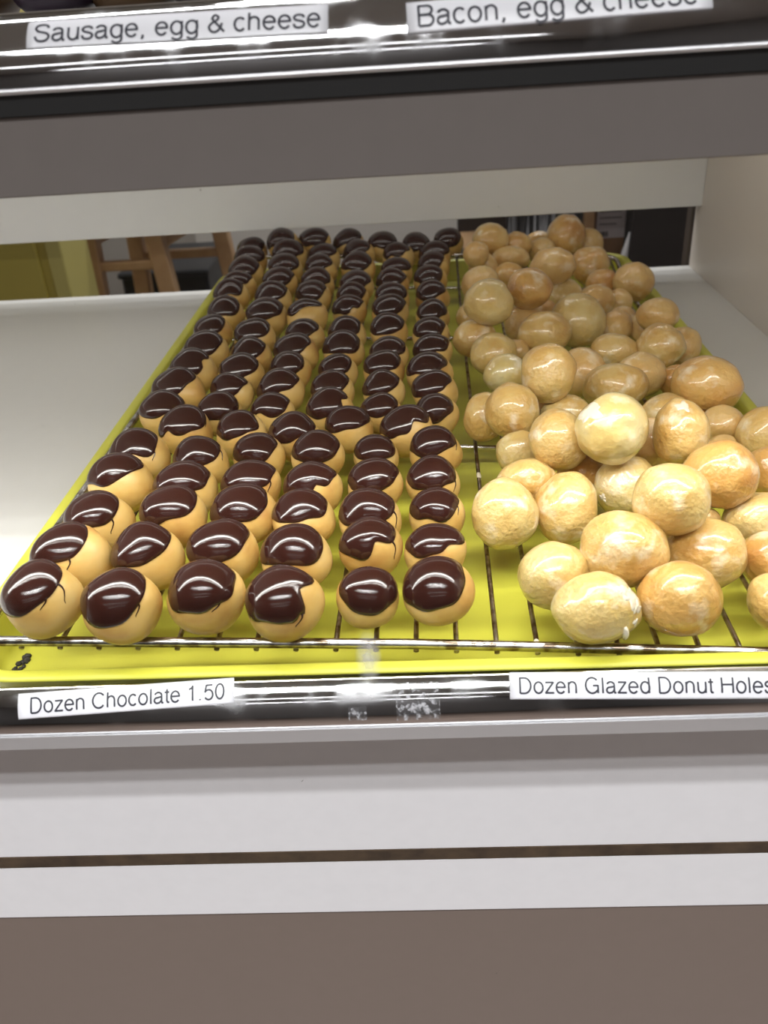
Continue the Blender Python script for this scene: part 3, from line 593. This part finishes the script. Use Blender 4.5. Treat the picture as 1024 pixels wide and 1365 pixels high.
for nm, x, y, z, r in CHOC:
    rng = np.random.default_rng(sum(ord(c) * (i + 3) * 17 for i, c in enumerate(nm)))
    near = y < 560
    R = lump(rng, 0.035)
    rad = r / 1000 * 1.035
    sx = (1.0, 0.94, 0.965)
    V, F = ICO[4 if near else 3]
    v = V * (R(V) * rad)[:, None] * np.array(sx)
    # flattened where it sits on the wires
    zb = -rad * 0.90; v[:, 2] = np.where(v[:, 2] < zb, zb + (v[:, 2] - zb) * 0.3, v[:, 2])
    o = from_data('chocolate_donut_hole', v, F, MAT['dough'], None, True, (x / 1000, y / 1000, z / 1000))
    part, num = nm.split('_'); num = int(num); note = ''
    lean, al, be, notch = (-0.20 + rng.normal() * 0.09, -0.21 - 0.14 * min(1, (y - 300) / 500) + rng.normal() * 0.07), 1.12 + rng.normal() * 0.06, 1.0 + rng.normal() * 0.06, []
    if nm in NEAR: lean, al, be, notch, note = NEAR[nm]
    elif rng.random() < 0.35: notch = [(-rng.uniform(0.2, 2.4), rng.uniform(0.2, 0.45), rng.uniform(0.1, 0.3))]
    if y > 600: be += 0.05
    cv, cf, ax, e1, e2, edge, ph = cap_mesh(R, sx, rad, (lean[0], lean[1], 1), al, be, rng.uniform(-0.3, 0.3), 0.0013, rng, 48 if near else 32, 12 if near else 8, notch)
    from_data('chocolate_cap', cv, cf, MAT['choc'], o, True)
    for (p0, ln) in DRIPS.get(nm, []):
        p0 = p0 % (2 * math.pi); i = int(round(p0 / (2 * math.pi) * 48)) % 48; pts = []; rads = []
        for k in range(7):
            th = edge[i] * 0.97 + ln * k / 6; pp = p0 + 0.12 * math.sin(k * 0.9) * k / 6 - 0.25 * k / 6
            d = math.cos(th) * ax + math.sin(th) * (math.cos(pp) * e1 + math.sin(pp) * e2)
            pts.append(Vector(d * float(R(d[None])[0]) * rad * np.array(sx))); rads.append(0.0006 * (1 - 0.75 * k / 6))
        tube('chocolate_drip', pts, rads, MAT['choc'], o, 6)
    w = (' with ' + note) if note else ''
    if part[0] == 'F': lab = f'chocolate capped donut hole{w}, {ORD[num]} from the front in {COLN[int(part[1])]}'
    elif part == 'S': lab = f'chocolate capped donut hole, {ORD[num]} from left in the offset cross row at mid tray'
    elif part == 'T': lab = f'chocolate capped donut hole, {ORD[num]} from left in the backmost cross row'
    else: lab = f'chocolate capped donut hole{w}, {ORD[num]} behind offset row in {COLN[int(part[1])]}'
    lab = lab.replace('chocolate capped donut hole', 'chocolate donut hole').replace(' from left', '') if len(lab.split()) > 16 else lab
    tag(o, lab, 'donut hole', 'chocolate capped donut holes on the rack')

LOOK = {
 'g1': ('g', 'round golden glazed donut hole on the far left peak of the pile'),
 'g2': ('t', 'small tan glazed donut hole peeking out at the far left back of the pile'),
 'g3': ('o', 'ridged deep golden glazed donut hole at the back, right of the far left peak'),
 'g4': ('t', 'flat oval tan glazed donut hole in front of the ridged one at the back'),
 'g5': ('o', 'sliver of a glazed donut hole behind the topmost one, left of it'),
 'g6': ('t', 'tan glazed donut hole tucked left under the large topmost one'),
 'g7': ('o', 'large deep golden glazed donut hole, topmost in the photo, crowning the back of the pile'),
 'g8': ('t', 'tan glazed donut hole with one white highlight below the topmost one'),
 'g9': ('p', 'pale glazed donut hole half hidden right of the round orange one'),
 'g10': ('o', 'small orange glazed donut hole above left of the round orange one'),
 'g11a': ('t', 'tan glazed donut hole leaning against the far left peak, left edge of pile'),
 'g11': ('t', 'tan glazed donut hole on the left edge above the lumpy pale one'),
 'g12': ('o', 'round smooth orange glazed donut hole on top near the back left'),
 'g13': ('p', 'lumpy pale glazed donut hole on the left edge beside the round orange one'),
 'g13b': ('g', 'small golden glazed donut hole half hidden below the lumpy pale left one'),
 'g14': ('o', 'sliver of glazed donut hole squeezed right below the round orange one'),
 'g15': ('t', 'tan glazed donut hole behind the topmost one, right of it'),
 'g16': ('o', 'smooth deep golden glazed donut hole below right of the topmost one'),
 'g17': ('o', 'shaded orange glazed donut hole at the right back slope, lying on the rack'),
 'g18': ('t', 'tan glazed donut hole peeking out above right of the big pale one'),
 'g19': ('t', 'small tan glazed donut hole at the right back near the bare rack wire'),
 'g20': ('t', 'single tan glazed donut hole lying apart at the back right rim'),
 'g21': ('t', 'oval tan glazed donut hole on the right rim, nearest before the lone one'),
 'g22': ('t', 'tan glazed donut hole pressed under the oval one on the right rim'),
 'g23': ('g', 'round golden glazed donut hole with sugar specks near the right rim'),
 'g24': ('t', 'plain tan glazed donut hole against the right rim behind the sugar specked one'),
 'g25': ('o', 'very large shiny orange glazed donut hole overhanging the right rim'),
 'g26': ('o', 'small shaded glazed donut hole left behind the very large orange one'),
 'g27': ('t', 'tan glazed donut hole left of the very large orange one, half covered'),
 'g28': ('g', 'flattened golden glazed donut hole just right below the big pale one'),
 'g29': ('t', 'tan glazed donut hole with a glaze fleck touching the big pale one'),
 'g30': ('t', 'small tan glazed donut hole hidden between right rim and pile top'),
 'g31': ('p', 'big pale smooth glazed donut hole in the upper middle of the pile'),
 'g32': ('g', 'round golden glazed donut hole directly left of the big pale one'),
 'g33': ('t', 'tan glazed donut hole behind left of the one beside the big pale one'),
 'g34': ('g', 'golden glazed donut hole at the left edge touching the second cross bar'),
 'g35': ('p', 'pale streaked glazed donut hole on the left edge, in front of cross bar'),
 'g36': ('t', 'sliver of glazed donut hole between the streaked one and its right neighbour'),
 'g37': ('w', 'whitish wet looking glazed donut hole on the left slope'),
 'g38': ('g', 'large round golden glazed donut hole in the middle left of the pile'),
 'g39': ('t', 'shaded tan glazed donut hole right of the large round golden one'),
 'g40': ('g', 'wide golden glazed donut hole behind the whitest one'),
 'g41': ('g', 'shiny golden glazed donut hole on the left edge above the bare cross bar'),
 'g42': ('g', 'narrow golden glazed donut hole at the far left edge above bare cross bar'),
 'g43': ('p', 'pale glazed donut hole half hidden left behind the whitest one'),
 'g44': ('g', 'upright golden glazed donut hole left against the whitest one'),
 'g45': ('w', 'whitest, thickly glazed donut hole on top in the centre of the pile'),
 'g46': ('t', 'tan glazed donut hole tucked right under the whitest one'),
 'g47a': ('g', 'golden glazed donut hole wedged under the left of the very large orange one'),
 'g47b': ('g', 'tall golden glazed donut hole with a white fleck, below the very large orange one'),
 'g48': ('t', 'tan glazed donut hole at the right, below the very large orange one'),
 'g48b': ('t', 'small glazed donut hole sunk between its neighbours near the right rim'),
 'g49': ('g', 'golden glazed donut hole at the right picture edge beside the tray rim'),
 'g50': ('o', 'orange glazed donut hole at the right picture edge under another'),
 'g51': ('o', 'smooth creased orange glazed donut hole on the right of the pile'),
 'g52': ('p', 'pale glazed donut hole with a dent, centre front below the whitest one'),
 'g53': ('p', 'big pale round glazed donut hole with a tiny dimple, front centre right'),
 'g54': ('p', 'pale glazed donut hole just right in front of the bare cross bar'),
 'g55': ('g', 'wide golden glazed donut hole lying second row, behind the round lower left one'),
 'g56': ('o', 'shaded orange glazed donut hole deep in the gap below the whitest one'),
 'g57': ('p', 'round pale glazed donut hole alone at the lower left of the pile'),
 'g58': ('g', 'lumpy golden glazed donut hole right of the round lower left one'),
 'g59': ('g', 'large blocky golden glazed donut hole sitting on the front ones'),
 'g60': ('p', 'pale glazed donut hole at the front left, resting on the bare wires'),
 'g61': ('p', 'frontmost glazed donut hole with flaky white sugar and a drip'),
 'g62': ('o', 'round orange tinted glazed donut hole right of the frontmost flaky one'),
 'g63': ('g', 'golden glazed donut hole with pale patches behind right of the front orange tinted one'),
 'g64': ('p', 'pale oval glazed donut hole at the right edge above the cracked one'),
 'g65': ('o', 'cracked orange glazed donut hole cut off by the right picture edge'),
 'g66': ('g', 'golden glazed donut hole cut off at lower right, nearest the front bar'),
 'g67': ('t', 'sliver of glazed donut hole under the big pale dimpled one'),
 'g68': ('o', 'dark sliver of glazed donut hole in the gap below the large round golden one'),
}
BASIS = np.array([RIGHT[:], FWD[:], UP[:]])          # rows: the way each one happens to lie
FRONT = {'g45', 'g53', 'g59', 'g61', 'g60', 'g57', 'g58', 'g62', 'g63', 'g52', 'g25', 'g51', 'g44', 'g41', 'g38', 'g31', 'g64', 'g65', 'g66', 'g55'}
def flake(name, R, ax, half, rng, parent, mtx, thick=0.0006):
    """thin irregular crust of dried sugar on the surface"""
    ax = np.array(ax, float); ax /= np.linalg.norm(ax)
    e1 = np.cross(ax, [0.3, 0.2, 1]); e1 /= np.linalg.norm(e1); e2 = np.cross(ax, e1)
    n = 40; ph = np.arange(n) / n * 6.2832; ed = half * (1 + 0.24 * np.sin(3 * ph + rng.uniform(0, 6)) + 0.16 * np.sin(5 * ph + rng.uniform(0, 6)) + 0.08 * np.sin(8 * ph + rng.uniform(0, 6)))
    P = [(ax * (R(ax[None])[0]))[None] * 1.024]
    for t, h_ in ((0.4, 1.022), (0.8, 1.016), (1.0, 0.988)):
        th = np.abs(ed) * t; d = np.cos(th)[:, None] * ax + np.sin(th)[:, None] * (np.cos(ph)[:, None] * e1 + np.sin(ph)[:, None] * e2)
        P.append(d * (R(d) * (h_ + 0.003 * np.sin(4 * ph)))[:, None] if t < 1 else d * (R(d) * h_)[:, None])
    v = np.concatenate(P) @ mtx
    f = [(0, 1 + j, 1 + (j + 1) % n) for j in range(n)]
    for i in range(2):
        for j in range(n): a = 1 + i * n; f.append((a + j, a + n + j, a + n + (j + 1) % n, a + (j + 1) % n))
    return from_data(name, v, f, MAT['sugar'], parent, True)
for nm, x, y, z, a, b in GLAZED:
    rng = np.random.default_rng(sum(ord(c) * (i + 5) * 31 for i, c in enumerate(nm)))
    R0 = lump(rng, 0.035); R1 = lump(rng, 0.016, 14, 4, 8)
    R = lambda d, R0=R0, R1=R1: R0(d) + R1(d) - 1
    V, F = ICO[4]
    mtx = np.diag([a / 1000 * 1.045, (a + b) / 2000 * 1.02, b / 1000 * 1.045]) @ BASIS
    v = (V * R(V)[:, None]) @ mtx
    look, lab = LOOK[nm]
    o = from_data('glazed_donut_hole', v, F, MAT[look], None, True, (x / 1000, y / 1000, z / 1000))
    tag(o, lab, 'donut hole', 'glazed donut holes heaped on the rack')
    FL = {'g61': [((0.62, -0.62, 0.42), 0.34), ((0.75, -0.55, 0.1), 0.2), ((0.45, -0.75, 0.62), 0.16), ((0.78, -0.60, -0.32), 0.1)], 'g45': [((-0.72, -0.5, 0.45), 0.36)],
          'g52': [((-0.80, -0.45, -0.42), 0.14)], 'g47b': [((-0.15, -0.65, 0.75), 0.25)]}.get(nm, [])
    for (ax, hw) in FL: flake('sugar_flake', R, ax, hw, rng, o, mtx)['label'] = 'flaky white dried sugar glaze'
    if nm == 'g61':
        pts = []
        for k in range(6):
            d = np.array([0.52 + 0.02 * k, -0.80 + 0.06 * k, -0.45 - 0.10 * k]); d /= np.linalg.norm(d); pts.append(Vector((d * R(d[None])[0] * (1.0 + 0.012 * k)) @ mtx))
        tube('glaze_drip', pts, [0.0006, 0.0012, 0.0015, 0.0015, 0.0012, 0.0004], MAT['sugar'], o, 8)

# ------------------------------------------------------------------ behind the counter
MAT['wood'] = mat('honey_wood', (0.48, 0.28, 0.13), 0.45)
nzw = noise_mix(MAT['wood'], [(0.3, (0.54, 0.31, 0.15)), (0.7, (0.66, 0.42, 0.22))], 18, 4, rand=False)
MAT['yellow'] = mat('olive_yellow_paint', (0.60, 0.49, 0.10), 0.5)
MAT['yellow_trim'] = mat('pale_yellow_trim', (0.68, 0.59, 0.19), 0.45)
MAT['black'] = mat('black_plastic', (0.012, 0.013, 0.016), 0.4)
MAT['dark'] = mat('dark_brown_laminate', (0.035, 0.026, 0.024), 0.5)
MAT['card'] = mat('brown_cardboard', (0.34, 0.18, 0.085), 0.8)
MAT['lab'] = mat('printed_paper', (0.62, 0.55, 0.56), 0.7)
MAT['sheet'] = mat('white_paper', (0.75, 0.73, 0.73), 0.7)
MAT['grey'] = mat('grey_fabric', (0.33, 0.31, 0.31), 0.9)
Z = lambda d: CAMZ + d
# yellow cabinet at the left
cb = empty('yellow_cabinet', (-1.05, 1.50, 0), 'olive yellow cabinet with a pale corner trim behind the case at left', 'cabinet')
box('body', -1.40, -0.640, 1.502, 1.63, 0.0, 1.05, MAT['yellow'], cb, 0.003)
box('corner_trim', -0.640, -0.612, 1.497, 1.63, 0.0, 1.05, MAT['yellow_trim'], cb, 0.003)
box('door', -1.39, -0.655, 1.492, 1.502, 0.05, 1.0, MAT['yellow'], cb, 0.003)
# stool
S0 = Vector((-0.56, 1.70, 0))
stl = empty('wooden_stool', S0, 'honey coloured wooden stool with square legs and rungs behind the case', 'stool')
def beam(name, a, b, w, d, m, parent):
    a = Vector(a) - world_loc(parent); b = Vector(b) - world_loc(parent); t = (b - a).normalized(); u = t.cross(Vector((0, 1, 0.001))).normalized(); q = t.cross(u)
    v = []
    for p in (a, b):
        for (i, j) in ((-1, -1), (1, -1), (1, 1), (-1, 1)): v.append(p + u * (i * w / 2) + q * (j * d / 2))
    bm = bmesh.new(); me = bpy.data.meshes.new('t'); me.from_pydata(v, [], [(0, 1, 2, 3), (7, 6, 5, 4), (0, 4, 5, 1), (1, 5, 6, 2), (2, 6, 7, 3), (3, 7, 4, 0)]); bm.from_mesh(me); bpy.data.meshes.remove(me)
    bmesh.ops.bevel(bm, geom=bm.edges[:], offset=0.003, segments=2, affect='EDGES', profile=0.5)
    return from_bm(name, bm, m, parent)
LEGS = {'A': ((-0.628, 1.70, 0.74), (-0.665, 1.69, 0.0)), 'B': ((-0.512, 1.70, 0.74), (-0.445, 1.69, 0.0)), 'C': ((-0.430, 1.90, 0.74), (-0.365, 1.94, 0.0)), 'D': ((-0.600, 1.90, 0.74), (-0.640, 1.94, 0.0))}
def at(l, z):
    a, b = Vector(LEGS[l][0]), Vector(LEGS[l][1]); return a + (b - a) * ((a.z - z) / (a.z - b.z))
for l in 'ABCD': beam('leg', LEGS[l][0], LEGS[l][1], 0.034, 0.034, MAT['wood'], stl)
beam('rung', at('A', 0.592), at('B', 0.592), 0.018, 0.022, MAT['wood'], stl)
beam('rung', at('B', 0.625), at('C', 0.650), 0.018, 0.022, MAT['wood'], stl)
beam('rung', at('D', 0.560), at('C', 0.560), 0.018, 0.022, MAT['wood'], stl)
beam('rung', at('A', 0.640), at('D', 0.640), 0.018, 0.022, MAT['wood'], stl)
box('seat', -0.66, -0.40, 1.66, 1.95, 0.735, 0.765, MAT['wood'], stl, 0.008, 3)
# black bin under the window wall
bn = empty('storage_bin', (-0.57, 2.15, 0), 'black plastic bin standing on the floor behind the wooden stool', 'bin')
box('body', -0.70, -0.49, 2.02, 2.30, 0.0, 0.49, MAT['black'], bn, 0.01, 3)
box('lid', -0.705, -0.485, 2.01, 2.305, 0.482, 0.497, MAT['black'], bn, 0.006, 2)
# low grey partition right of the stool
pt = empty('grey_partition', (0.0, 2.5, 0), 'plain beige grey partition panel behind the chocolate rows', 'partition')
MAT['partition'] = mat('partition_paint', (0.60, 0.55, 0.50), 0.8)
box('panel', -0.62, 0.26, 2.48, 2.52, 0.06, 0.98, MAT['partition'], pt, 0.004)
for x in (-0.60, 0.20): box('foot', x, x + 0.04, 2.36, 2.64, 0.0, 0.06, MAT['dark'], pt, 0.004)
# hanging grey cloth with folds
bm = bmesh.new(); nx = 60; vs = []
for j, z in enumerate((0.30, 0.98)):
    vs.append([bm.verts.new((0.165 + 0.145 * i / nx, 1.62 + 0.012 * math.sin(i * 0.9) + 0.006 * math.sin(i * 2.3), z)) for i in range(nx + 1)])
for i in range(nx): bm.faces.new((vs[0][i], vs[0][i + 1], vs[1][i + 1], vs[1][i]))
bmesh.ops.solidify(bm, geom=bm.faces[:], thickness=0.002)
# stand with shelves at the right, holding the carton
sd = empty('dark_cabinet', (0.45, 1.75, 0), 'dark brown cabinet with an open bay behind the case at right', 'cabinet')
box('body', 0.100, 0.60, 1.52, 1.95, 0.0, Z(-0.440), MAT['dark'], sd, 0.002)
box('side_board', 0.372, 0.60, 1.49, 1.95, Z(-0.440), Z(-0.15), MAT['dark'], sd, 0.002)
box('back_board', 0.100, 0.372, 1.93, 1.95, Z(-0.440), Z(-0.15), MAT['dark'], sd, 0.002)
box('top', 0.09, 0.61, 1.48, 1.96, Z(-0.15), Z(-0.13), MAT['dark'], sd, 0.002)
box('post', 0.293, 0.310, 1.500, 1.52, Z(-0.440), Z(-0.15), MAT['wood'], sd, 0.002)
box('shelf_board', 0.105, 0.372, 1.525, 1.93, Z(-0.440), Z(-0.430), MAT['wood'], sd, 0.002)
for v_ in bm.verts: v_.co = (v_.co.x - 0.45, v_.co.y - 0.22 - 1.75 + 0.14, Z(-0.430) if v_.co.z < 0.6 else Z(-0.15))
from_bm('curtain', bm, MAT['grey'], sd, True)['label'] = 'pale grey curtain hanging in folds'
ct_ = empty('cardboard_carton', (0.345, 1.56, Z(-0.430)), 'brown cardboard carton with a white printed label in the dark bay', 'box')
box('carton_body', 0.318, 0.3705, 1.535, 1.75, Z(-0.4295), Z(-0.20), MAT['card'], ct_, 0.002)
lb = box('printed_label', 0.3205, 0.3700, 1.5340, 1.5352, Z(-0.366), Z(-0.235), MAT['lab'], ct_)
bm = bmesh.new(); xx = 0.325
rng = random.Random(2)
while xx < 0.342:
    w = rng.choice((0.0006, 0.001, 0.0015)); box_bm(xx, xx + w, 1.5336, 1.5341, Z(-0.3635), Z(-0.3545), bm=bm); xx += w + rng.choice((0.0006, 0.001))
for k in range(9):
    zz = Z(-0.343 + 0.0105 * k); box_bm(0.325, 0.325 + rng.uniform(0.02, 0.04), 1.5336, 1.5341, zz, zz + 0.0016, bm=bm)
for v_ in bm.verts: v_.co -= Vector((0.345, 1.56, Z(-0.430)))
from_bm('barcode', bm, MAT['dark'], lb)['label'] = 'small grey bar code and lines of print'
for c_ in lb.children: c_.location = (0, 0, 0)
# rolled sheet leaning in front of the bay
v = []; f = []; n = 14
for k, (cx, cz, rr) in enumerate(((0.3585, -0.425, 0.0085), (0.3635, -0.395, 0.0075), (0.3705, -0.350, 0.0015))):
    for j in range(n): a = 2 * math.pi * j / n; v.append((cx + rr * math.cos(a), 1.500 + rr * math.sin(a), Z(cz)))
for k in range(2):
    for j in range(n): f.append((k * n + j, k * n + (j + 1) % n, (k + 1) * n + (j + 1) % n, (k + 1) * n + j))
f.append(tuple(range(n - 1, -1, -1))); f.append(tuple(2 * n + j for j in range(n)))
sh = from_data('paper_cone', v, f, MAT['sheet'], None, True); tag(sh, 'white rolled paper cone leaning in front of the cardboard carton', 'paper')
sl = box('ledge', 0.30, 0.42, 1.470, 1.50, Z(-0.437), Z(-0.4255), MAT['dark'], sd, 0.001)
# dark wrapped rolls standing on the upper shelf, just showing over its rail
MAT['foil'] = mat('dark_purple_paper', (0.03, 0.016, 0.032), 0.35); MAT['roll'] = mat('brown_crust', (0.13, 0.075, 0.035), 0.5)
rng2 = np.random.default_rng(3)
for k, (x, mm_, lab) in enumerate(((-0.245, 'roll', 'brown bread roll at the far left on the upper shelf'), (-0.195, 'foil', 'dark purple wrapped roll on the upper shelf, left of the paler one'), (-0.150, 'roll', 'brown bread roll between dark wrapped ones on the upper shelf'), (-0.105, 'foil', 'dark purple wrapped roll on the upper shelf above the Sausage label'))):
    V, F = ICO[3]; R = lump(rng2, 0.08)
    vv = V * R(V)[:, None] * np.array([0.024, 0.032, 0.015])
    o = from_data('wrapped_roll' if mm_ == 'foil' else 'bread_roll', vv, F, MAT[mm_], None, True, (x, 0.56, CAMZ + 0.002 + 0.0152)); tag(o, lab, 'roll', 'rolls on the upper shelf')
